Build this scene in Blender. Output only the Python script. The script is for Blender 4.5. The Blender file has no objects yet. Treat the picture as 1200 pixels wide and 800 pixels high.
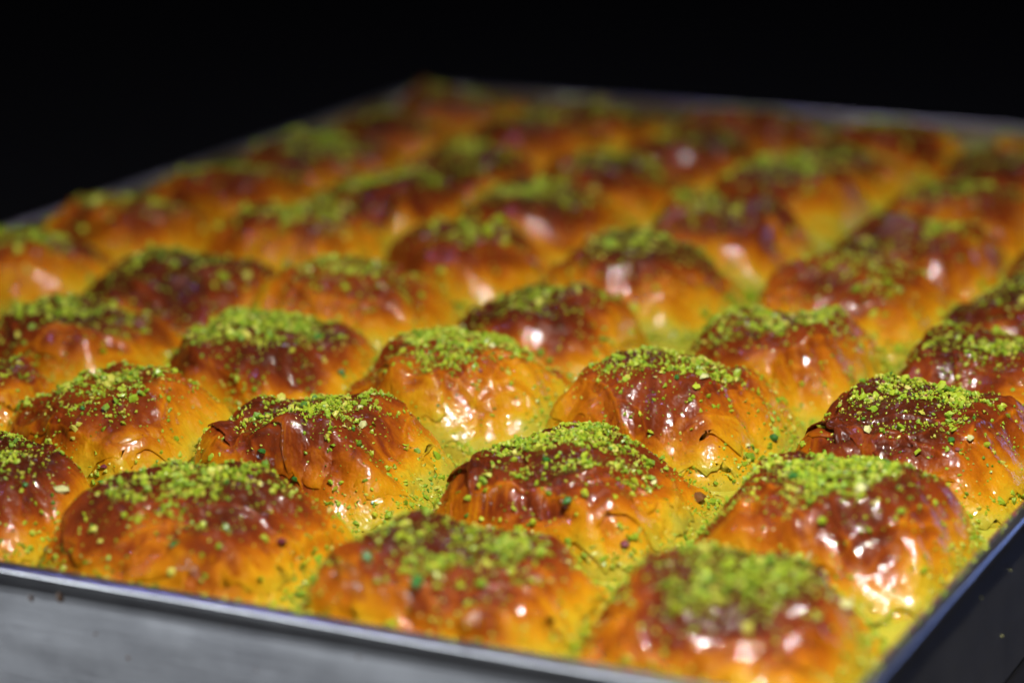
import bpy, math
import numpy as np
from mathutils import Matrix, Vector

# ------------------------------------------------------------------ camera, light, exposure
U = 0.055                       # pitch of the pastries in the tray, metres
Z0 = 0.82                       # counter level lies this many pitches below the pastry tops
scene = bpy.context.scene
C = scene.collection


def cam_basis(yaw, pitch, roll):
    f = np.array([math.sin(yaw) * math.cos(pitch), math.cos(yaw) * math.cos(pitch), -math.sin(pitch)])
    r = np.cross(f, [0, 0, 1]); r /= np.linalg.norm(r)
    u = np.cross(r, f)
    c, s = math.cos(roll), math.sin(roll)
    return c * r + s * u, -s * r + c * u, f


CR, CU, CF = cam_basis(math.radians(-26.1224), math.radians(15.40729), math.radians(-0.6994))
CP = np.array([5.84637, -7.388257, 2.891316 + Z0])
cam_data = bpy.data.cameras.new("camera")
cam = bpy.data.objects.new("camera", cam_data)
C.objects.link(cam)
cam.matrix_world = Matrix(((CR[0], CU[0], -CF[0], CP[0] * U), (CR[1], CU[1], -CF[1], CP[1] * U),
                           (CR[2], CU[2], -CF[2], CP[2] * U), (0, 0, 0, 1)))
cam_data.sensor_width = 36
cam_data.lens = 91.98
cam_data.clip_start = 0.01
cam_data.clip_end = 20
cam_data.dof.use_dof = True
cam_data.dof.focus_distance = 10.0 * U
cam_data.dof.aperture_fstop = 8.0
scene.camera = cam

world = bpy.data.worlds.new("World")
scene.world = world
world.use_nodes = True
bg = world.node_tree.nodes["Background"]
bg.inputs[0].default_value = (0.55, 0.6, 1.0, 1)
bg.inputs[1].default_value = 0.004


def lamp(name, offset, target, size, power, colour, size_y=None):
    d = bpy.data.lights.new(name, 'AREA')
    d.shape = 'DISK' if size_y is None else 'RECTANGLE'
    d.size = size
    if size_y is not None:
        d.size_y = size_y
    d.energy = power
    d.color = colour
    o = bpy.data.objects.new(name, d)
    C.objects.link(o)
    t = np.array(target) * U
    p = t + np.array(offset)
    o.location = p
    o.rotation_euler = Vector(t - p).to_track_quat('-Z', 'Y').to_euler()
    return o


def view_dir(az, el):            # azimuth to the right of the camera seen from the tray, elevation
    fl = np.array([CF[0], CF[1], 0]); fl /= np.linalg.norm(fl)
    rl = np.array([-(-fl[1]), -fl[0], 0]) if False else np.array([fl[1], -fl[0], 0])
    a, e = math.radians(az), math.radians(el)
    d = (-fl * math.cos(a) + rl * math.sin(a)) * math.cos(e)
    d[2] = math.sin(e)
    return d


AIM = (1.7, 1.0, 0.4)
lamp("key_lamp", view_dir(32, 60) * 0.42, AIM, 0.014, 2.05, (1.0, 0.94, 0.80))
lamp("second_key_lamp", view_dir(16, 64) * 0.50, AIM, 0.012, 0.95, (1.0, 0.91, 0.9))
lamp("back_lamp", view_dir(170, 42) * 0.9, (0.6, 2.0, 0.4), 0.08, 0.22, (0.72, 0.70, 1.0))
lamp("blue_lamp", view_dir(-105, 60) * 0.7, (1.2, 0.6, 0.4), 0.03, 0.30, (0.36, 0.34, 1.0))
lamp("front_fill_lamp", view_dir(-54, 3) * 1.0, AIM, 1.0, 6.4, (0.86, 0.92, 1.0), 0.15)  # added low strip light that turns the front wall grey

lamp("side_fill_lamp", view_dir(128, 8) * 0.9, AIM, 0.22, 0.34, (0.26, 0.40, 1.0))  # added blue light to tint the right wall and the rim

scene.render.engine = 'CYCLES'
scene.cycles.use_denoising = True
scene.cycles.max_bounces = 6
scene.cycles.sample_clamp_indirect = 4.0
scene.view_settings.view_transform = 'Standard'
scene.view_settings.look = 'None'
scene.view_settings.exposure = 0.0
scene.view_settings.gamma = 1.0
scene.view_settings.use_curve_mapping = False

# ------------------------------------------------------------------ noise
rng = np.random.default_rng(11)
_TAB = np.random.default_rng(5).random(65536)


def _h(ix, iy, s):
    return _TAB[(ix * 7919 + iy * 104729 + s * 15485863 + ix * iy * 31) & 65535]


def vnoise(x, y, s=0):
    ix = np.floor(x).astype(np.int64); iy = np.floor(y).astype(np.int64)
    fx = x - ix; fy = y - iy
    fx = fx * fx * fx * (fx * (fx * 6 - 15) + 10); fy = fy * fy * fy * (fy * (fy * 6 - 15) + 10)
    a = _h(ix, iy, s); b = _h(ix + 1, iy, s); c = _h(ix, iy + 1, s); d = _h(ix + 1, iy + 1, s)
    return (a * (1 - fx) + b * fx) * (1 - fy) + (c * (1 - fx) + d * fx) * fy - 0.5


def fbm(x, y, s=0, o=4):
    t = 0.0; a = 1.0
    for k in range(o):
        t = t + a * vnoise(x + 17.3 * k, y - 9.1 * k, s + k)
        x = x * 2.03; y = y * 2.03; a *= 0.5
    return t


def sstep(a, b, x):
    t = np.clip((x - a) / (b - a), 0, 1)
    return t * t * (3 - 2 * t)


# ------------------------------------------------------------------ mesh helpers
def make_mesh(name, V, F, mat, attrs=None, smooth=True):
    """V (n,3), F (m,3 or 4) int array."""
    me = bpy.data.meshes.new(name)
    V = np.ascontiguousarray(V, dtype=np.float32); F = np.ascontiguousarray(F, dtype=np.int32)
    k = F.shape[1]
    me.vertices.add(len(V)); me.vertices.foreach_set("co", V.ravel())
    me.loops.add(F.size); me.loops.foreach_set("vertex_index", F.ravel())
    me.polygons.add(len(F))
    me.polygons.foreach_set("loop_start", np.arange(0, F.size, k, dtype=np.int32))
    me.polygons.foreach_set("loop_total", np.full(len(F), k, dtype=np.int32))
    me.polygons.foreach_set("use_smooth", np.full(len(F), smooth, dtype=bool))
    for an, av in (attrs or {}).items():
        at = me.attributes.new(an, 'FLOAT', 'POINT')
        at.data.foreach_set("value", np.ascontiguousarray(av, dtype=np.float32))
    me.materials.append(mat)
    me.update(calc_edges=True)
    me.validate()
    return me


def link(name, me, parent=None, loc=(0, 0, 0)):
    o = bpy.data.objects.new(name, me)
    C.objects.link(o)
    o.location = loc
    if parent is not None:
        o.parent = parent
    return o


def tag(o, label=None, cat=None, group=None, kind=None):
    if label: o['label'] = label
    if cat: o['category'] = cat
    if group: o['group'] = group
    if kind: o['kind'] = kind
    return o


# ------------------------------------------------------------------ materials
def new_mat(name):
    m = bpy.data.materials.new(name)
    m.use_nodes = True
    nt = m.node_tree
    return m, nt, nt.nodes["Principled BSDF"]


def node(nt, t, **kw):
    n = nt.nodes.new(t)
    for k, v in kw.items():
        if k in n.inputs:
            n.inputs[k].default_value = v
        else:
            setattr(n, k, v)
    return n


def ramp(nt, stops, interp='LINEAR'):
    r = nt.nodes.new('ShaderNodeValToRGB')
    e = r.color_ramp.elements
    r.color_ramp.interpolation = interp
    while len(e) < len(stops):
        e.new(0.5)
    for el, (p, c) in zip(e, stops):
        el.position = p; el.color = (*c, 1)
    return r


def noise_node(nt, coord, scale, detail=3.0, rough=0.55):
    n = node(nt, 'ShaderNodeTexNoise', Scale=scale, Detail=detail, Roughness=rough)
    nt.links.new(coord, n.inputs['Vector'])
    return n


def math_node(nt, op, a, b=None, clamp=False):
    n = nt.nodes.new('ShaderNodeMath'); n.operation = op; n.use_clamp = clamp
    for i, v in enumerate((a, b)):
        if v is None: continue
        if isinstance(v, (int, float)): n.inputs[i].default_value = v
        else: nt.links.new(v, n.inputs[i])
    return n.outputs[0]


def crust_material(name):
    m, nt, b = new_mat(name)
    L = nt.links.new
    tc = nt.nodes.new('ShaderNodeTexCoord')
    at = node(nt, 'ShaderNodeAttribute', attribute_name='bake')
    n1 = noise_node(nt, tc.outputs['Object'], 160, 5)
    n2 = noise_node(nt, tc.outputs['Object'], 900, 3)
    v = math_node(nt, 'ADD', at.outputs['Fac'], math_node(nt, 'MULTIPLY', math_node(nt, 'SUBTRACT', n1.outputs['Fac'], 0.5), 0.34))
    v = math_node(nt, 'ADD', v, math_node(nt, 'MULTIPLY', math_node(nt, 'SUBTRACT', n2.outputs['Fac'], 0.5), 0.10), clamp=True)
    cr = ramp(nt, [(0.0, (0.42, 0.36, 0.035)), (0.12, (0.54, 0.35, 0.014)), (0.34, (0.57, 0.25, 0.005)), (0.56, (0.41, 0.115, 0.003)),
                   (0.74, (0.20, 0.034, 0.004)), (0.90, (0.115, 0.019, 0.004)), (1.0, (0.062, 0.011, 0.003))])
    L(v, cr.inputs[0]); L(cr.outputs[0], b.inputs['Base Color'])
    b.inputs['Roughness'].default_value = 0.42
    b.inputs['Specular IOR Level'].default_value = 0.12
    b.inputs['Subsurface Weight'].default_value = 0.12
    b.inputs['Subsurface Radius'].default_value = (1.0, 0.35, 0.08)
    b.inputs['Subsurface Scale'].default_value = 0.003
    # syrup glaze: a clear coat with fine beads and running streaks
    mp = node(nt, 'ShaderNodeMapping'); mp.inputs['Scale'].default_value = (1, 1, 0.7)
    L(tc.outputs['Object'], mp.inputs['Vector'])
    n3 = noise_node(nt, mp.outputs[0], 420, 2.0, 0.5)
    n4 = noise_node(nt, tc.outputs['Object'], 1050, 1.5, 0.55)
    bp1 = node(nt, 'ShaderNodeBump', Strength=0.3, Distance=0.0005)
    L(n3.outputs['Fac'], bp1.inputs['Height'])
    bp2 = node(nt, 'ShaderNodeBump', Strength=1.0, Distance=0.00016)
    L(n4.outputs['Fac'], bp2.inputs['Height']); L(bp1.outputs[0], bp2.inputs['Normal'])
    L(bp2.outputs[0], b.inputs['Coat Normal'])
    bp3 = node(nt, 'ShaderNodeBump', Strength=0.6, Distance=0.0011)
    L(n3.outputs['Fac'], bp3.inputs['Height']); L(bp3.outputs[0], b.inputs['Normal'])
    # wet and dry patches of syrup
    n5 = noise_node(nt, tc.outputs['Object'], 330, 4, 0.65)
    mr = node(nt, 'ShaderNodeMapRange'); mr.inputs['From Min'].default_value = 0.40; mr.inputs['From Max'].default_value = 0.60
    mr.inputs['To Min'].default_value = 0.12; mr.inputs['To Max'].default_value = 0.95
    L(n5.outputs['Fac'], mr.inputs['Value']); L(mr.outputs[0], b.inputs['Coat Weight'])
    mr2 = node(nt, 'ShaderNodeMapRange'); mr2.inputs['From Min'].default_value = 0.40; mr2.inputs['From Max'].default_value = 0.62
    mr2.inputs['To Min'].default_value = 0.12; mr2.inputs['To Max'].default_value = 0.03
    L(n5.outputs['Fac'], mr2.inputs['Value']); L(mr2.outputs[0], b.inputs['Coat Roughness'])
    b.inputs['Coat IOR'].default_value = 1.5
    return m


def crumb_material():
    m, nt, b = new_mat("ground pistachio")
    at = node(nt, 'ShaderNodeAttribute', attribute_name='tint')
    cr = ramp(nt, [(0.0, (0.02, 0.10, 0.012)), (0.15, (0.05, 0.16, 0.006)), (0.5, (0.22, 0.36, 0.010)), (0.8, (0.39, 0.47, 0.018)),
                   (0.93, (0.50, 0.48, 0.07)), (0.965, (0.62, 0.50, 0.26)), (0.985, (0.20, 0.035, 0.04)), (1.0, (0.14, 0.02, 0.04))])
    nt.links.new(at.outputs['Fac'], cr.inputs[0]); nt.links.new(cr.outputs[0], b.inputs['Base Color'])
    b.inputs['Roughness'].default_value = 0.55
    b.inputs['Subsurface Weight'].default_value = 0.0
    b.inputs['Coat Weight'].default_value = 0.25
    b.inputs['Coat Roughness'].default_value = 0.25
    return m


def syrup_material():
    m, nt, b = new_mat("golden syrup")
    tc = nt.nodes.new('ShaderNodeTexCoord')
    n1 = noise_node(nt, tc.outputs['Object'], 60, 4)
    cr = ramp(nt, [(0.3, (0.42, 0.36, 0.03)), (0.55, (0.46, 0.46, 0.05)), (0.75, (0.38, 0.46, 0.04))])
    nt.links.new(n1.outputs['Fac'], cr.inputs[0]); nt.links.new(cr.outputs[0], b.inputs['Base Color'])
    bp = node(nt, 'ShaderNodeBump', Strength=0.4, Distance=0.001)
    n2 = noise_node(nt, tc.outputs['Object'], 300, 3)
    nt.links.new(n2.outputs['Fac'], bp.inputs['Height']); nt.links.new(bp.outputs[0], b.inputs['Normal'])
    b.inputs['Roughness'].default_value = 0.15
    b.inputs['Coat Weight'].default_value = 0.6
    return m


def metal_material():
    m, nt, b = new_mat("worn aluminium")
    L = nt.links.new
    tc = nt.nodes.new('ShaderNodeTexCoord')
    n1 = noise_node(nt, tc.outputs['Object'], 35, 5, 0.6)
    mp = node(nt, 'ShaderNodeMapping'); mp.inputs['Scale'].default_value = (0.06, 0.06, 1)
    L(tc.outputs['Object'], mp.inputs['Vector'])
    n2 = noise_node(nt, mp.outputs[0], 1500, 3, 0.6)
    cr = ramp(nt, [(0.25, (0.48, 0.48, 0.50)), (0.5, (0.62, 0.62, 0.63)), (0.8, (0.70, 0.70, 0.71))])
    L(n1.outputs['Fac'], cr.inputs[0]); L(cr.outputs[0], b.inputs['Base Color'])
    b.inputs['Metallic'].default_value = 1.0
    rr = math_node(nt, 'ADD', math_node(nt, 'MULTIPLY', n1.outputs['Fac'], 0.12), 0.26)
    L(rr, b.inputs['Roughness'])
    bp = node(nt, 'ShaderNodeBump', Strength=0.1, Distance=0.0003)
    L(n2.outputs['Fac'], bp.inputs['Height']); L(bp.outputs[0], b.inputs['Normal'])
    return m


def plain(name, col, rough, coat=0.0):
    m, nt, b = new_mat(name)
    tc = nt.nodes.new('ShaderNodeTexCoord')
    n1 = noise_node(nt, tc.outputs['Object'], 90, 4)
    c0 = tuple(c * 0.7 for c in col); c1 = tuple(min(1, c * 1.3) for c in col)
    cr = ramp(nt, [(0.3, c0), (0.7, c1)])
    nt.links.new(n1.outputs['Fac'], cr.inputs[0]); nt.links.new(cr.outputs[0], b.inputs['Base Color'])
    b.inputs['Roughness'].default_value = rough
    b.inputs['Coat Weight'].default_value = coat
    return m


M_CRUST = crust_material("syrup glazed phyllo")
M_CRUMB = crumb_material()
M_SYRUP = syrup_material()
M_METAL = metal_material()
M_COUNTER = plain("black counter", (0.004, 0.004, 0.005), 0.6)
M_COUNTER.node_tree.nodes["Principled BSDF"].inputs['Specular IOR Level'].default_value = 0.15
M_STAIN = plain("caramel stain", (0.16, 0.07, 0.02), 0.35, 0.4)
M_PALE = plain("pale pistachio kernel", (0.55, 0.56, 0.25), 0.45, 0.3)
M_GREEN = plain("dark green pistachio", (0.03, 0.15, 0.02), 0.45, 0.3)
M_SKIN = plain("purple pistachio skin", (0.17, 0.03, 0.05), 0.45, 0.3)

# ------------------------------------------------------------------ setting: counter
V = np.array([(-3, -3, 0), (3, -3, 0), (3, 4, 0), (-3, 4, 0)])
tag(link("counter", make_mesh("counter", V, np.array([[0, 1, 2, 3]]), M_COUNTER)), "black counter top under the baking tray",
    kind="structure")

# ------------------------------------------------------------------ tray
TX0, TX1, TY0, TY1 = -2.61, 3.555, -0.545, 8.53     # inner faces of the walls
T_BOT, T_FLOOR, T_RIM = 0.01, 0.05, 0.615            # heights in pitches above the counter
TH = 0.018
tray = bpy.data.objects.new("baking_tray", None)
C.objects.link(tray)
tray.location = (0.45 * U, 4.0 * U, 0)
tag(tray, "long rectangular aluminium baking tray with folded rim holding all the pastries", "baking tray")
TO = np.array([0.45, 4.0, 0])


def prism_loop(profile, corners):
    """sweep a closed (offset outwards, z) profile round the rectangle, mitred at the corners"""
    n = len(profile); V = []
    for (x, y, sx, sy) in corners:
        for (o, z) in profile:
            V.append((x + sx * o, y + sy * o, z))
    F = []
    m = len(corners)
    for i in range(m):
        j = (i + 1) % m
        for k in range(n):
            l = (k + 1) % n
            F.append((i * n + k, j * n + k, j * n + l, i * n + l))
    return np.array(V), np.array(F)


# rounded vertical corners
def rounded_rect(x0, x1, y0, y1, rad, n=8):
    out = []
    for (cx, cy, a0) in ((x1 - rad, y0 + rad, -90), (x1 - rad, y1 - rad, 0), (x0 + rad, y1 - rad, 90), (x0 + rad, y0 + rad, 180)):
        for k in range(n + 1):
            a = math.radians(a0 + 90 * k / n)
            out.append((cx + rad * math.cos(a), cy + rad * math.sin(a), math.cos(a), math.sin(a)))
    return out


RR = rounded_rect(TX0, TX1, TY0, TY1, 0.10)
NC = 9
# four walls, each from the middle of one rounded corner to the middle of the next
for side in range(4):
    a = side * NC + NC // 2
    ids = [(a + k) % (4 * NC) for k in range(NC + 1)]
    base = [RR[i] for i in ids]
    # subdivide the long straight run and let the thin sheet wobble a little
    pts = []
    for p, q in zip(base[:-1], base[1:]):
        d = math.hypot(q[0] - p[0], q[1] - p[1])
        n = 60 if d > 1 else 1
        for k in range(n):
            t = k / n
            pts.append(tuple(p[i] + (q[i] - p[i]) * t for i in range(4)))
    pts.append(base[-1])
    prof = [(0, T_FLOOR), (0, T_RIM - 0.012), (TH, T_RIM - 0.012)] + [(TH, T_RIM - 0.012 - (T_RIM - T_BOT - 0.012) * k / 24) for k in range(1, 25)] + [(0, T_BOT)]
    n = len(prof); V = []
    for (x, y, sx, sy) in pts:
        for (o, z) in prof:
            w = 0.006 * fbm(np.array((x + y) * 0.9), np.array(z * 3.0), 40 + side, 3) * float(sstep(T_RIM - .03, T_RIM - .2, np.array(z)))
            if o > 0:       # flared to mirror the black counter: a shade band put into the shape
                w += 0.017 * float(sstep(T_RIM - .10, T_RIM - .035, np.array(z)))
            V.append((x + sx * (o + w), y + sy * (o + w), z))
    F = []
    for i in range(len(pts) - 1):
        for k in range(n):
            l = (k + 1) % n
            F.append((i * n + k, (i + 1) * n + k, (i + 1) * n + l, i * n + l))
    me = make_mesh("wall", (np.array(V) - TO) * U, np.array(F), M_METAL, smooth=False)
    link("wall", me, tray)
# hemmed rim: a flattened roll standing proud of the wall outside
prof = [(TH * 0.5 + 0.008 + 0.034 * math.cos(t), T_RIM - 0.018 + 0.020 * math.sin(t)) for t in np.linspace(0, 2 * math.pi, 14, endpoint=False)]
RRs = []
for i in range(len(RR)):
    p, q = RR[i], RR[(i + 1) % len(RR)]
    d = math.hypot(q[0] - p[0], q[1] - p[1]); n = 90 if d > 1 else 1
    for k in range(n):
        t = k / n
        a = tuple(p[j] + (q[j] - p[j]) * t for j in range(4))
        w = 0.008 * float(fbm(np.array(a[0] * 1.3 + a[1] * 1.7), np.array(0.3), 77, 3)) if n > 1 and 0 < k else 0
        RRs.append((a[0] + w * a[2], a[1] + w * a[3], a[2], a[3]))
V, F = prism_loop(prof, RRs)
rim = link("rim", make_mesh("rim", (V - TO) * U, F, M_METAL), tray)
V = np.array([(x, y, T_FLOOR) for (x, y, _, _) in RR] + [(x, y, T_BOT + .012) for (x, y, _, _) in RR])
nR = len(RR)
me = bpy.data.meshes.new("tray_floor")
me.from_pydata([tuple(v) for v in (V - TO) * U], [], [tuple(range(nR)), tuple(range(2 * nR - 1, nR - 1, -1))] +
               [(i, nR + i, nR + (i + 1) % nR, (i + 1) % nR) for i in range(nR)])
me.materials.append(M_METAL)
link("tray_floor", me, tray)

# ------------------------------------------------------------------ pastries
BASE = Z0 - 0.375                # skirt level of every pastry above the counter
SYR = Z0 - 0.37
HALF = 0.494
MEAS = {(0, 0): (.02, -.01), (1, 0): (.95, .02), (2, 0): (2.07, -.1), (3, 0): (2.97, -.05), (-1, 1): (-.78, .87), (0, 1): (-.05, 1.03),
        (1, 1): (.86, 1.18), (2, 1): (2.0, .95), (3, 1): (3.01, 1.07), (-1, 2): (-.92, 1.91), (0, 2): (.08, 2.02), (1, 2): (.99, 2.07),
        (2, 2): (1.94, 2.13), (3, 2): (3.02, 2.06), (-1, 3): (-.99, 2.92), (0, 3): (-.09, 2.97), (1, 3): (.89, 2.94), (2, 3): (2.03, 2.96),
        (3, 3): (3.02, 2.93), (-1, 4): (-.96, 4.05), (0, 4): (.01, 3.99), (1, 4): (.94, 4.1), (2, 4): (2.09, 3.99), (-1, 5): (-1.01, 5.06),
        (0, 5): (-.1, 5.07), (1, 5): (.99, 5.12), (2, 5): (2.07, 4.97), (-1, 6): (-.94, 5.8), (0, 6): (-.05, 5.93), (1, 6): (.94, 6.05),
        (2, 6): (2.04, 5.92)}
VR = np.array([CR[0], CR[1]]); VR = VR / np.linalg.norm(VR)       # view right, in the tray plane
VA = np.array([-VR[1], VR[0]])                                    # away from the camera
# looks read off the photograph: peak shift to view right / away, bake offset, extra crumbs
LOOK = {(1, 1): dict(pk=(-.05, 0), bake=.02, crumbs=1.0), (2, 2): dict(pk=(-.03, 0), bake=0.0, crumbs=.85),
        (2, 1): dict(pk=(-.05, -.02), bake=.02, crumbs=1.15), (0, 1): dict(pk=(-.03, 0), bake=-.10, crumbs=.7),
        (1, 2): dict(pk=(-.05, 0), bake=-.08, crumbs=1.2), (0, 2): dict(pk=(-.05, 0), bake=.06, crumbs=.9),
        (-1, 3): dict(pk=(0, 0), bake=.16, crumbs=.35), (3, 2): dict(pk=(-.1, 0), bake=.08, crumbs=.9),
        (3, 3): dict(pk=(-.1, 0), bake=.06, crumbs=.5), (2, 3): dict(pk=(0, 0), bake=-.03, crumbs=.95),
        (3, 4): dict(pk=(-.1, 0), bake=.12, crumbs=.3), (2, 0): dict(pk=(0, 0), bake=.05, crumbs=.85),
        (3, 0): dict(pk=(.02, 0), bake=.08, crumbs=.75), (1, 0): dict(pk=(0, 0), bake=.08, crumbs=.8),
        (3, 1): dict(pk=(-.02, 0), bake=.03, crumbs=1.15), (-1, 2): dict(pk=(0, 0), bake=.05, crumbs=.7)}


class Pastry:
    def __init__(s, col, row):
        s.seed = 1000 + col * 37 + row * 101
        r = np.random.default_rng(s.seed)
        lk = LOOK.get((col, row), {})
        if (col, row) in MEAS:
            bx, by = MEAS[(col, row)]
            ex, ey = bx - col, by - row
            s.x, s.y, dz = col + 0.55 * ex, row + 0.3 * ey, 0.7 * 0.275 * ey
            pks = np.array([0.45 * ex, 0.0])
        else:
            s.x, s.y, dz = col + r.normal(0, .02), row + r.normal(0, .02), r.normal(0, .015)
            pks = r.normal(0, .03, 2)
        if row == 8: s.y = 7.95
        if row == 7: s.y -= .03
        pr, pa = lk.get('pk', tuple(r.normal(0, .03, 2)))
        s.pk = np.clip(pks + VR * pr + VA * pa, -.13, .13)
        s.H = 0.355 + dz - (.10 if row == 8 else .05 if row == 7 else .015 if row >= 5 else 0) - (.035 if col == -2 else 0)
        if row >= 7: lk = dict(crumbs=.5 if col > -2 else .2)
        s.bake = lk.get('bake', r.normal(0.01, .07))
        s.crumbs = lk.get('crumbs', r.uniform(.45, 1.1))
        s.n0 = r.uniform(2.9, 3.8)
        s.m = r.uniform(.72, .90)
        s.p = r.uniform(3.2, 4.6)
        s.tw = r.uniform(-.06, .06)
        s.steep = math.atan2(-VR[1], -VR[0]) + r.normal(0, .4)     # the blunt fold: steepest on the left as photographed
        s.tilt = r.normal(0, .13, 2)
        s.cuts = []
        for k in range(4):
            sl = r.uniform(1.0, 1.7)
            s.cuts.append((k * math.pi / 2 + r.normal(0, .5), sl, sl * .47 + r.uniform(.05, .16)))
        if (col, row) == (2, 1):
            s.tilt = np.array([-.05, 0.0]); s.cuts = [(a, sl, c0 + .10) for (a, sl, c0) in s.cuts]; s.n0 = 3.3
        s.cuts += [(r.uniform(0, 6.28), r.uniform(.05, .28), s.H * r.uniform(.92, 1.05)) for k in range(2)]
        s.steps = [(r.uniform(0, 2 * math.pi), r.uniform(.16, .40), r.uniform(.008, .018), r.uniform(-.10, -.02), r.uniform(.7, 1.6)) for _ in range(6)]
        s.steps += [(r.uniform(0, 2 * math.pi), r.uniform(.30, .45), r.uniform(.018, .034), r.uniform(-.06, .02), r.uniform(.7, 1.6)) for _ in range(5)]
        s.creases = [(r.uniform(0, 2 * math.pi), r.uniform(.004, .013), r.uniform(.03, .09)) for _ in range(5)]

    def radius(s, th):
        t = th + s.tw
        c, d = np.abs(np.cos(t)), np.abs(np.sin(t))
        R = HALF * (c ** s.p + d ** s.p) ** (-1 / s.p)
        R = R * (1 + 0.05 * vnoise(3 * np.cos(th) + 5, 3 * np.sin(th) + 5, s.seed) + 0.03 * vnoise(9 * np.cos(th), 9 * np.sin(th), s.seed + 1))
        return np.minimum(R, 0.61)

    def height(s, x, y):
        """local height above the skirt and browning, at local x, y (pitches)"""
        th = np.arctan2(y, x)
        R = s.radius(th)
        r = np.hypot(x, y) / R
        # move the summit
        k = np.clip(1 - r, 0, 1)
        xs, ys = x - s.pk[0] * k, y - s.pk[1] * k
        wx = 0.05 * fbm(x * 4 + 3, y * 4, s.seed + 2, 2); wy = 0.05 * fbm(x * 4, y * 4 + 7, s.seed + 3, 2)
        th2 = np.arctan2(ys + wy, xs + wx)
        r2 = np.clip(np.hypot(xs + wx * k, ys + wy * k) / s.radius(th2), 0, 1.2)
        n = s.n0 + 2.4 * np.clip(np.cos(th2 - s.steep), -.3, 1)
        pr = np.clip(1 - np.clip(r2, 0, 1) ** n, 0, 1) ** s.m
        h = s.H * pr * (1 + (x * s.tilt[0] + y * s.tilt[1]) * 1.6)
        wxx, wyy = x + wx * .8, y + wy * .8
        for (ca, sl, c0) in s.cuts:                    # flattened panels where the sheets were folded over
            pl = c0 - sl * (wxx * math.cos(ca) + wyy * math.sin(ca))
            e = np.clip(.5 + .5 * (pl - h) / .035, 0, 1)
            h = pl * (1 - e) + h * e - .035 * e * (1 - e)
        h = np.maximum(h, s.H * pr * .62)
        # broad lumps and puckered folds running down the sides
        side = sstep(.15, .6, r2) * sstep(1.02, .8, r2)
        h = h + 0.055 * fbm(x * 3.1, y * 3.1, s.seed + 4, 3) * sstep(1, .6, r2)
        h = h + side * 0.005 * fbm(4.2 * np.cos(th2) + r2, 4.2 * np.sin(th2) - r2, s.seed + 5, 4) + side * .040 * fbm(x * 6.5, y * 6.5, s.seed + 15, 3)
        rid = 1 - 2 * np.abs(fbm(5.5 * np.cos(th2) + .8 * r2, 5.5 * np.sin(th2), s.seed + 6, 2))
        h = h + side * 0.004 * (rid - .5)
        h = h + 0.010 * fbm(x * 16, y * 16, s.seed + 7, 3) * sstep(1.02, .9, r2)
        b = 0.07 + 0.85 * sstep(0.0, 1.04, pr) + s.bake * 1.1 * sstep(0, .5, pr) + 0.20 * fbm(x * 4.2, y * 4.2, s.seed + 8, 3) * sstep(0, .4, pr)
        b = b + side * 0.12 * (rid - .6)
        for (a, d0, t, db, fr) in s.steps:
            q = x * math.cos(a) + y * math.sin(a) - d0 + 0.10 * fbm(x * 3 * fr + a, y * 3 * fr, s.seed + 9, 3)
            lat = -x * math.sin(a) + y * math.cos(a)
            w = sstep(.34, .22, np.abs(lat + .1 * math.sin(a * 7)))
            st = sstep(-.003, .004, q) * w
            h = h - t * st * sstep(1.05, .9, r2)
            b = b + db * st - 0.13 * np.exp(-((q + .006) / .006) ** 2) * w + .06 * np.exp(-((q - .010) / .008) ** 2) * w  # pale edge highlight and darker shade below it, painted into the browning
        for (a, amp, wd) in s.creases:
            q = np.angle(np.exp(1j * (th2 - a + .35 * fbm(r2 * 2, r2 * 0 + a, s.seed + 12, 2))))
            h = h - side * amp * np.exp(-(q / wd) ** 2) * r2
        return np.maximum(h, -.02) + 0.0, np.clip(b, 0, 1), r2


def pastry_mesh(P, Nr, Nt):
    th = np.linspace(0, 2 * math.pi, Nt, endpoint=False)
    R = P.radius(th)
    rr = np.linspace(0, 1, Nr + 1)[1:] ** 0.9
    X = rr[:, None] * (R * np.cos(th))[None]; Y = rr[:, None] * (R * np.sin(th))[None]
    h, b, _ = P.height(X, Y)
    h0, b0, _ = P.height(np.array([0.0]), np.array([0.0]))
    V = [np.array([[0, 0, h0[0]]]), np.stack([X, Y, h], -1).reshape(-1, 3)]
    B = [b0, b.ravel()]
    low = -(BASE - T_FLOOR - 0.004)
    for f, sc in ((.06, 1.005), (.35, .995), (1.0, .97)):
        V.append(np.stack([R * np.cos(th) * sc, R * np.sin(th) * sc, h[-1] * (1 - f) + low * f], -1))
        B.append(np.full(Nt, .12))
    V = np.concatenate(V); B = np.concatenate(B)
    rows = Nr + 3
    i = np.arange(rows - 1)[:, None]; j = np.arange(Nt)[None]; j2 = (j + 1) % Nt
    F = np.stack([1 + i * Nt + j, 1 + (i + 1) * Nt + j, 1 + (i + 1) * Nt + j2, 1 + i * Nt + j2], -1).reshape(-1, 4)
    # the centre fan as thin quads: pair up triangles
    jj = np.arange(0, Nt, 2)
    fan = np.stack([np.zeros_like(jj), 1 + jj, 1 + (jj + 1) % Nt, 1 + (jj + 2) % Nt], -1)
    F = np.concatenate([F, fan])
    return V * U, F, B


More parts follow.
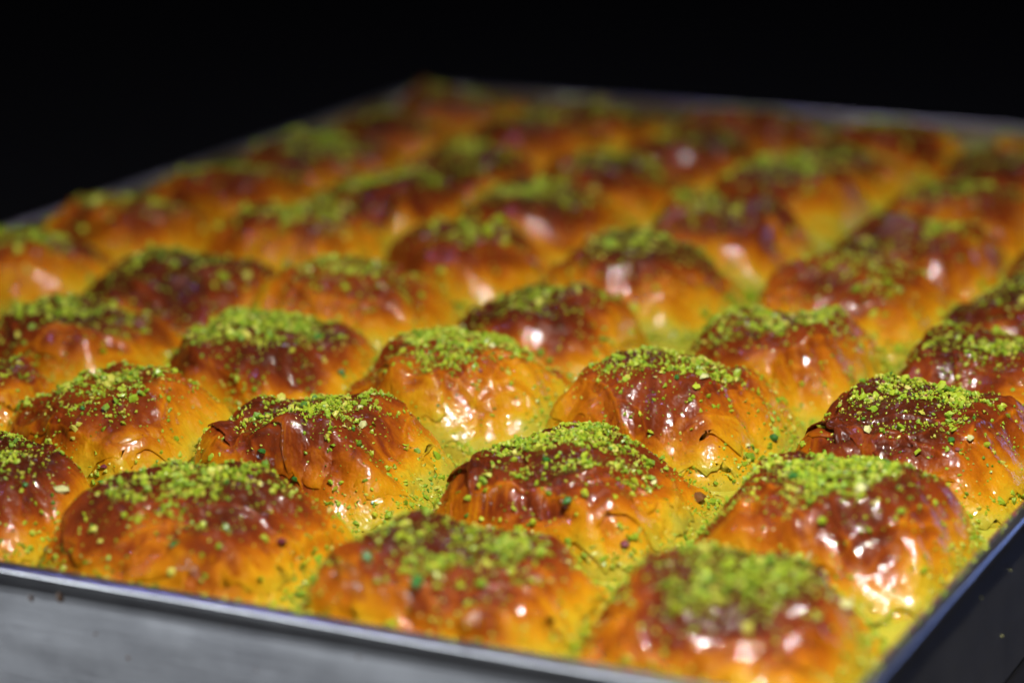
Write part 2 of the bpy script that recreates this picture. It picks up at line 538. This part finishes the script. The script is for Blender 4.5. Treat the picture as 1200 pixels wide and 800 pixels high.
# irregular crumbs ---------------------------------------------------
def ico():
    t = (1 + 5 ** .5) / 2
    v = np.array([(-1, t, 0), (1, t, 0), (-1, -t, 0), (1, -t, 0), (0, -1, t), (0, 1, t), (0, -1, -t), (0, 1, -t), (t, 0, -1), (t, 0, 1), (-t, 0, -1), (-t, 0, 1)])
    v /= np.linalg.norm(v[0])
    f = np.array([(0, 11, 5), (0, 5, 1), (0, 1, 7), (0, 7, 10), (0, 10, 11), (1, 5, 9), (5, 11, 4), (11, 10, 2), (10, 7, 6), (7, 1, 8), (3, 9, 4), (3, 4, 2), (3, 2, 6), (3, 6, 8), (3, 8, 9), (4, 9, 5), (2, 4, 11), (6, 2, 10), (8, 6, 7), (9, 8, 1)])
    return v, f


def octa():
    v = np.array([(1, 0, 0), (-1, 0, 0), (0, 1, 0), (0, -1, 0), (0, 0, 1), (0, 0, -1)], float)
    f = np.array([(0, 2, 4), (2, 1, 4), (1, 3, 4), (3, 0, 4), (2, 0, 5), (1, 2, 5), (3, 1, 5), (0, 3, 5)])
    return v, f


ICO, OCT = ico(), octa()


def crumb_mesh(name, pos, size, r, big=True, tint=None):
    """thousands of irregular grains in one mesh: coarse ones with 20 faces, the dust with 8"""
    if tint is None:
        tint = r.random(len(pos))
    VV, FF, TT, off = [], [], [], 0
    coarse = (size > .0135) if big else (size > .03)
    for sel, (bv, bf) in ((coarse, ICO), (~coarse, OCT)):
        n = int(sel.sum())
        if n == 0: continue
        k = len(bv)
        q = r.normal(size=(n, 4)); q /= np.linalg.norm(q, axis=1)[:, None]
        w, x, y, z = q.T
        Rm = np.stack([1 - 2 * (y * y + z * z), 2 * (x * y - z * w), 2 * (x * z + y * w), 2 * (x * y + z * w), 1 - 2 * (x * x + z * z), 2 * (y * z - x * w),
                       2 * (x * z - y * w), 2 * (y * z + x * w), 1 - 2 * (x * x + y * y)], -1).reshape(n, 3, 3)
        sh = bv[None] * r.uniform(.5, 1.35, (n, k, 1)) * r.uniform(.45, 1.35, (n, 1, 3))
        V = np.einsum('nij,nkj->nki', Rm, sh) * size[sel][:, None, None] * .5 + pos[sel][:, None]
        VV.append(V.reshape(-1, 3)); FF.append((bf[None] + (np.arange(n) * k)[:, None, None]).reshape(-1, 3) + off)
        TT.append(np.repeat(tint[sel], k)); off += n * k
    return make_mesh(name, np.concatenate(VV) * U, np.concatenate(FF), M_CRUMB, {'tint': np.concatenate(TT)}, smooth=False)


def tints(r, n):
    t = np.clip(r.normal(.65, .19, n), .02, .92)
    o = r.random(n)
    t = np.where(o > .985, r.uniform(.91, .965, n), t)
    t = np.where(o > .994, .985, t)
    return t


def topping(P, lod):
    r = np.random.default_rng(P.seed + 7)
    fac = {0: 1.0, 1: .8, 2: .55}[lod]
    n = int(52000 * fac)
    a = r.uniform(0, 2 * math.pi, n); q = np.sqrt(r.random(n)) * .98
    R = P.radius(a)
    x, y = q * R * np.cos(a), q * R * np.sin(a)
    ch = r.random(n)
    h, b, r2 = P.height(x, y)
    r2c = np.hypot(x - .06 * VA[0], y - .06 * VA[1]) / HALF
    top = sstep(.86, .26, .5 * r2c + .5 * r2)
    cl = fbm(x * 5 + 1, y * 5, P.seed + 20, 3)
    cl2 = fbm(x * 14 + 1, y * 14, P.seed + 23, 2)
    dens = top * sstep(-.16, .26, cl + .9 * cl2 + (P.crumbs - 1) * .5 + .25 * (top - .75)) * .22 * P.crumbs + .032 * (1 - .5 * r2) + .17 * sstep(.78, 1, r2)
    keep = ch < dens
    x, y, h, top, cl = x[keep], y[keep], h[keep], top[keep], cl[keep]
    n = len(x)
    s = np.exp(r.normal(math.log(.0098), .50, n)).clip(.0042, .040)
    s = s * (1, 1.2, 1.4)[lod]
    keep2 = r.random(n) < (1, .75, .42)[lod]
    x, y, h, top, cl, s = x[keep2], y[keep2], h[keep2], top[keep2], cl[keep2], s[keep2]; n = len(x)
    pile = r.random(n) ** 2 * .014 * top * sstep(-.1, .3, cl) * P.crumbs
    pos = np.stack([x, y, h + s * .22 + pile], -1)
    return pos, s, r


def pick(P, px, py):
    """local point where the ray through photo pixel px, py meets this pastry"""
    d = CR * (px - 600) / 3066.1 - CU * (py - 400) / 3066.1 + CF
    t = np.linspace(6, 16, 4000)
    p = CP[None] + d[None] * t[:, None]
    x, y = p[:, 0] - P.x, p[:, 1] - P.y
    ins = np.hypot(x, y) < P.radius(np.arctan2(y, x))
    h, _, _ = P.height(x, y)
    hit = np.nonzero(ins & (p[:, 2] - BASE <= h))[0]
    if len(hit) == 0: return None
    i = hit[0]
    return np.array([x[i], y[i], h[i]])


def flake_mesh(P, x0, y0, ang, lx, ly, lift, seed, pale=-.12, n=16):
    """thin curved sheet of phyllo lying on the pastry at x0,y0; its outer edge (along ang) lifts off"""
    u, v = np.meshgrid(np.linspace(-1, 1, n), np.linspace(-1, 1, n), indexing='ij')
    ed = 1 + .45 * fbm(np.arctan2(v, u) * 0 + 2 * u + seed, 2 * v, seed, 3)
    k = 1 - .08 * (u * u * v * v)
    lu, lv = u * lx * k * ed, v * ly * k * ed
    c, s = math.cos(ang), math.sin(ang)
    x, y = x0 + c * lu - s * lv, y0 + s * lu + c * lv
    x = np.clip(x, TX0 + .015 - P.x, TX1 - .015 - P.x); y = np.clip(y, TY0 + .015 - P.y, TY1 - .015 - P.y)
    h, b, r2 = P.height(x, y)
    curl = np.clip((u + .2) / 1.2, 0, 1) ** 1.6
    edge = sstep(-.3, .75, u) * sstep(1.0, .72, np.abs(v) + .25 * vnoise(u * 3, v * 3, seed + 5))
    z = np.maximum(h, -.03) - .006 + (.0125 + lift) * edge + .006 * fbm(x * 12, y * 12, seed + 3, 2)
    T = np.stack([x, y, z], -1).reshape(-1, 3)
    Bv = np.clip(b + pale * edge - .07 * curl, 0, 1).ravel()
    V = np.concatenate([T, T - [0, 0, .007]])
    i, j = np.meshgrid(np.arange(n - 1), np.arange(n - 1), indexing='ij')
    q = np.stack([i * n + j, (i + 1) * n + j, (i + 1) * n + j + 1, i * n + j + 1], -1).reshape(-1, 4)
    N = n * n
    ring = [(i * n) for i in range(n)] + [(n - 1) * n + j for j in range(1, n)] + [i * n + n - 1 for i in range(n - 2, -1, -1)] + [j for j in range(n - 2, 0, -1)]
    rg = np.array(ring); rn = np.roll(rg, -1)
    F = np.concatenate([q, q[:, ::-1] + N, np.stack([rg, rg + N, rn + N, rn], -1)])
    return make_mesh("phyllo_flake", V * U, F, M_CRUST, {'bake': np.concatenate([Bv, Bv])})


def chunk_mesh(name, size, seed, mat):
    r = np.random.default_rng(seed)
    v, f = ICO
    v = v * r.uniform(.7, 1.2, (12, 1)) * np.array([1, r.uniform(.6, .8), r.uniform(.45, .7)]) * size * .5
    a = r.uniform(0, 6.28)
    c, s = math.cos(a), math.sin(a)
    v = v @ np.array([[c, s, 0], [-s, c, 0], [0, 0, 1]])
    return make_mesh(name, v * U, f, mat, smooth=False)


ORD = ["first", "second", "third", "fourth", "fifth", "sixth", "seventh", "eighth", "ninth"]
LABELS = {
    (1, 1): "sharply focused pastry with dark domed top and golden flap, second row, third from right rim",
    (2, 2): "broad sharp pastry with dark green crumb cap, third row, second from right rim",
    (2, 1): "low wide pastry with upturned dark left lip, second row, second from right rim",
    (3, 1): "crumb covered pastry against the right rim, second row from the front rim",
    (3, 2): "dark pastry with pointed left lip against the right rim, third row from front",
    (3, 3): "dark pastry with layered golden side against the right rim, fourth row from front",
    (3, 0): "blurred glossy pastry in the near corner of the tray, thick with pistachio",
    (2, 0): "blurred pastry under a heavy green heap at the front rim, second from near corner",
    (1, 0): "wide brown pastry behind the front rim, third from the near corner",
    (0, 1): "golden pastry with pale glossy front and thin green cap, second row, fourth from right rim",
    (1, 2): "golden pastry with thick green cap, third row from front, third from right rim",
    (0, 2): "pastry with a pale ledge on its left side, third row, fourth from right rim",
    (-1, 3): "dark mahogany pastry nearly bare of pistachio, fourth row, fifth from right rim",
}
BIG = {  # pistachio pieces, and one burnt phyllo bit, large enough to tell apart: pastry, photo pixel, size, material
    (0, 1): [((122, 549), .040, M_SKIN), ((97, 480), .035, M_GREEN)],
    (1, 0): [((205, 640), .045, M_GREEN), ((330, 640), .05, M_SKIN)],
    (1, 1): [((308, 531), .045, M_GREEN), ((426, 500), .05, M_CRUMB), ((422, 478), .035, M_PALE), ((345, 563), .04, M_GREEN)],
    (2, 1): [((666, 590), .055, M_GREEN), ((765, 566), .05, M_PALE), ((733, 640), .045, M_SKIN), ((640, 540), .045, M_GREEN), ((819, 586), .07, M_STAIN)],
    (2, 2): [((825, 443), .05, M_PALE), ((906, 515), .055, M_GREEN), ((793, 443), .035, M_GREEN), ((876, 523), .03, M_PALE)],
    (3, 1): [((930, 560), .05, M_GREEN), ((1010, 575), .06, M_PALE)],
    (3, 2): [((1016, 505), .05, M_PALE), ((1115, 518), .05, M_GREEN), ((1137, 515), .04, M_PALE)],
    (0, 2): [((373, 397), .055, M_GREEN)],
    (1, 2): [((577, 407), .04, M_PALE), ((513, 477), .035, M_GREEN)],
    (0, 0): [((73, 577), .075, M_PALE), ((30, 570), .04, M_GREEN)],
    (2, 0): [((490, 686), .07, M_GREEN), ((430, 655), .06, M_GREEN)],
    (3, 0): [((990, 712), .075, M_PALE)],
}
ntri = 0
PAST = {}
for col in range(-2, 4):
    for row in range(0, 9):
        P = Pastry(col, row)
        PAST[(col, row)] = P
        depth = float(np.dot(np.array([P.x, P.y, Z0]) - CP, CF))
        lod = 0 if depth < 11.6 and col > -2 else (1 if depth < 13 else 2)
        root = bpy.data.objects.new("phyllo_pastry", None)
        C.objects.link(root)
        root.location = (P.x * U, P.y * U, BASE * U)
        lab = LABELS.get((col, row))
        if lab is None:
            tone = "dark brown" if P.bake > .05 else ("golden" if P.bake < -.03 else "brown glazed")
            cc = 3 - col
            where = "against the right rim" if cc == 0 else ("against the far left rim" if cc == 5 else "%s from right rim" % ORD[cc])
            rw = "in the last row by the far rim" if row == 8 else "in the %s row from front rim" % ORD[row]
            lab = "%s pastry %s, %s" % (tone, rw, where)
        tag(root, lab, "pastry", "pistachio pastries packed in the tray")
        Nr, Nt = {0: (110, 320), 1: (60, 180), 2: (36, 110)}[lod]
        V, F, B = pastry_mesh(P, Nr, Nt)
        link("crust", make_mesh("crust", V, F, M_CRUST, {'bake': B}), root)
        pos, s, r = topping(P, lod)
        t = tints(r, len(pos))
        o = link("pistachio_crumbs", crumb_mesh("pistachio_crumbs", pos, s, r, lod == 0, t), root)
        o['kind'] = "stuff"
        # lifting sheets of phyllo: at the corners and over the sides
        rf = np.random.default_rng(P.seed + 50)
        nf = {0: 10, 1: 4, 2: 2}[lod]
        view = math.atan2(-VA[1], -VA[0])
        for k in range(nf):
            a = view + rf.uniform(-1.5, 1.5)
            if k < 2:
                a = (-math.pi / 4, 0.15, -math.pi / 2, math.pi * .25)[int(rf.integers(0, 4))] + rf.normal(0, .25)
                q, lift, lx, ly = rf.uniform(.78, .89), rf.uniform(.0, .008), rf.uniform(.09, .14), rf.uniform(.12, .22)
            else:
                q, lift, lx, ly = rf.uniform(.55, .80), rf.uniform(.0, .012), rf.uniform(.08, .16), rf.uniform(.10, .24)
            Rr = float(P.radius(np.array([a]))[0])
            link("phyllo_flake", flake_mesh(P, q * Rr * math.cos(a), q * Rr * math.sin(a), a + rf.normal(0, .3), lx, ly, lift, int(rf.integers(1, 9999)), rf.uniform(-.12, .03)), root)
        if (col, row) in ((2, 1), (3, 2), (1, 1), (3, 3), (0, 1)):      # upturned dark fold at the photographed left shoulder
            a = math.atan2(-VR[1], -VR[0]) + .25
            Rr = float(P.radius(np.array([a]))[0])
            link("phyllo_flake", flake_mesh(P, .62 * Rr * math.cos(a), .62 * Rr * math.sin(a), a + .1, .09, .15, .028 if (col, row) in ((2, 1), (3, 2)) else .012, 31 + col, .12), root)
        for (px, sz, mt) in BIG.get((col, row), ()):
            p = pick(P, *px)
            if p is None:
                print("no hit", col, row, px); continue
            me = chunk_mesh("pistachio_or_phyllo_piece", sz, P.seed + px[0], mt if mt is not M_CRUMB else M_PALE)
            link("pistachio_or_phyllo_piece", me, root, tuple((p + [0, 0, sz * .15]) * U))

# ------------------------------------------------------------------ syrup and crumbs in the gaps
nx, ny = 130, 190
gx, gy = np.meshgrid(np.linspace(TX0 + .012, TX1 - .012, nx), np.linspace(TY0 + .012, TY1 - .012, ny), indexing='ij')
gz = SYR + .03 * fbm(gx * 2.3, gy * 2.3, 300, 3)
i, j = np.meshgrid(np.arange(nx - 1), np.arange(ny - 1), indexing='ij')
F = np.stack([i * ny + j, (i + 1) * ny + j, (i + 1) * ny + j + 1, i * ny + j + 1], -1).reshape(-1, 4)
o = link("syrup", make_mesh("syrup", np.stack([gx, gy, gz], -1).reshape(-1, 3) * U, F, M_SYRUP))
tag(o, "golden syrup pooled in the gaps between the pastries", "syrup", kind="stuff")

r = np.random.default_rng(99)
n = 170000
x = r.uniform(TX0 + .03, TX1 - .03, n); y = r.uniform(TY0 + .03, TY1 - .03, n)
cx, cy = np.clip(np.round(x), -2, 3).astype(int), np.clip(np.round(y), 0, 8).astype(int)
out = np.ones(n, bool)
for (k, P) in PAST.items():
    w = np.abs(x - P.x) < .65
    w &= np.abs(y - P.y) < .65
    idx = np.nonzero(w)[0]
    dx, dy = x[idx] - P.x, y[idx] - P.y
    out[idx] &= np.hypot(dx, dy) > P.radius(np.arctan2(dy, dx)) * .99
cl = fbm(x * 3, y * 3, 400, 3)
out &= r.random(n) < sstep(-.35, .25, cl)
x, y = x[out], y[out]
s = np.exp(r.normal(math.log(.0125), .5, len(x))).clip(.005, .045)
z = SYR + .03 * fbm(x * 2.3, y * 2.3, 300, 3) + s * .3 + r.random(len(x)) ** 2 * .03
o = link("pistachio_crumbs", crumb_mesh("pistachio_crumbs", np.stack([x, y, z], -1), s, r, False, tints(r, len(x))))
tag(o, "bright green ground pistachio fallen into the gaps between pastries", "pistachio crumbs", kind="stuff")
n = 260
t = r.random(n)
x = np.where(r.random(n) < .5, r.uniform(TX0, TX1, n), TX1 + .009); y = np.where(x == TX1 + .009, r.uniform(TY0, 5, n), TY0 - .009)
s = r.uniform(.008, .022, n)
o = link("pistachio_crumbs", crumb_mesh("pistachio_crumbs", np.stack([x + r.normal(0, .006, n), y + r.normal(0, .006, n), np.full(n, T_RIM + .004)], -1), s, r, False, tints(r, n)))
tag(o, "few stray pistachio crumbs lying along the tray's metal rim", "pistachio crumbs", kind="stuff")

# ------------------------------------------------------------------ dried drips on the outside of the front wall
for (px, py, sz) in ((36, 700, .03), (70, 698, .05), (112, 742, .014), (190, 712, .016), (265, 733, .012), (150, 770, .018), (420, 770, .015), (300, 785, .012)):
    d = CR * (px - 600) / 3066.1 - CU * (py - 400) / 3066.1 + CF
    k = (TY0 - TH - .002 - CP[1]) / d[1]
    p = CP + d * k
    me = chunk_mesh("syrup_drip", sz, 7 + px, M_STAIN)
    o = link("syrup_drip", me, tray, tuple((p - TO) * U))
    o.rotation_euler = (math.radians(90), math.radians(35), 0)

# syrup droplets outside the right wall, their glints painted as pale colour
for (px, py, sz) in ((1110, 716, .010), (1150, 700, .008), (1175, 745, .011), (1090, 765, .007), (1185, 668, .008)):
    d = CR * (px - 600) / 3066.1 - CU * (py - 400) / 3066.1 + CF
    k = (TX1 + TH + .002 - CP[0]) / d[0]
    p = CP + d * k
    o = link("syrup_drip", chunk_mesh("syrup_drip", sz, 7 + px, M_PALE), tray, tuple((p - TO) * U))
    o.rotation_euler = (0, math.radians(90), 0)
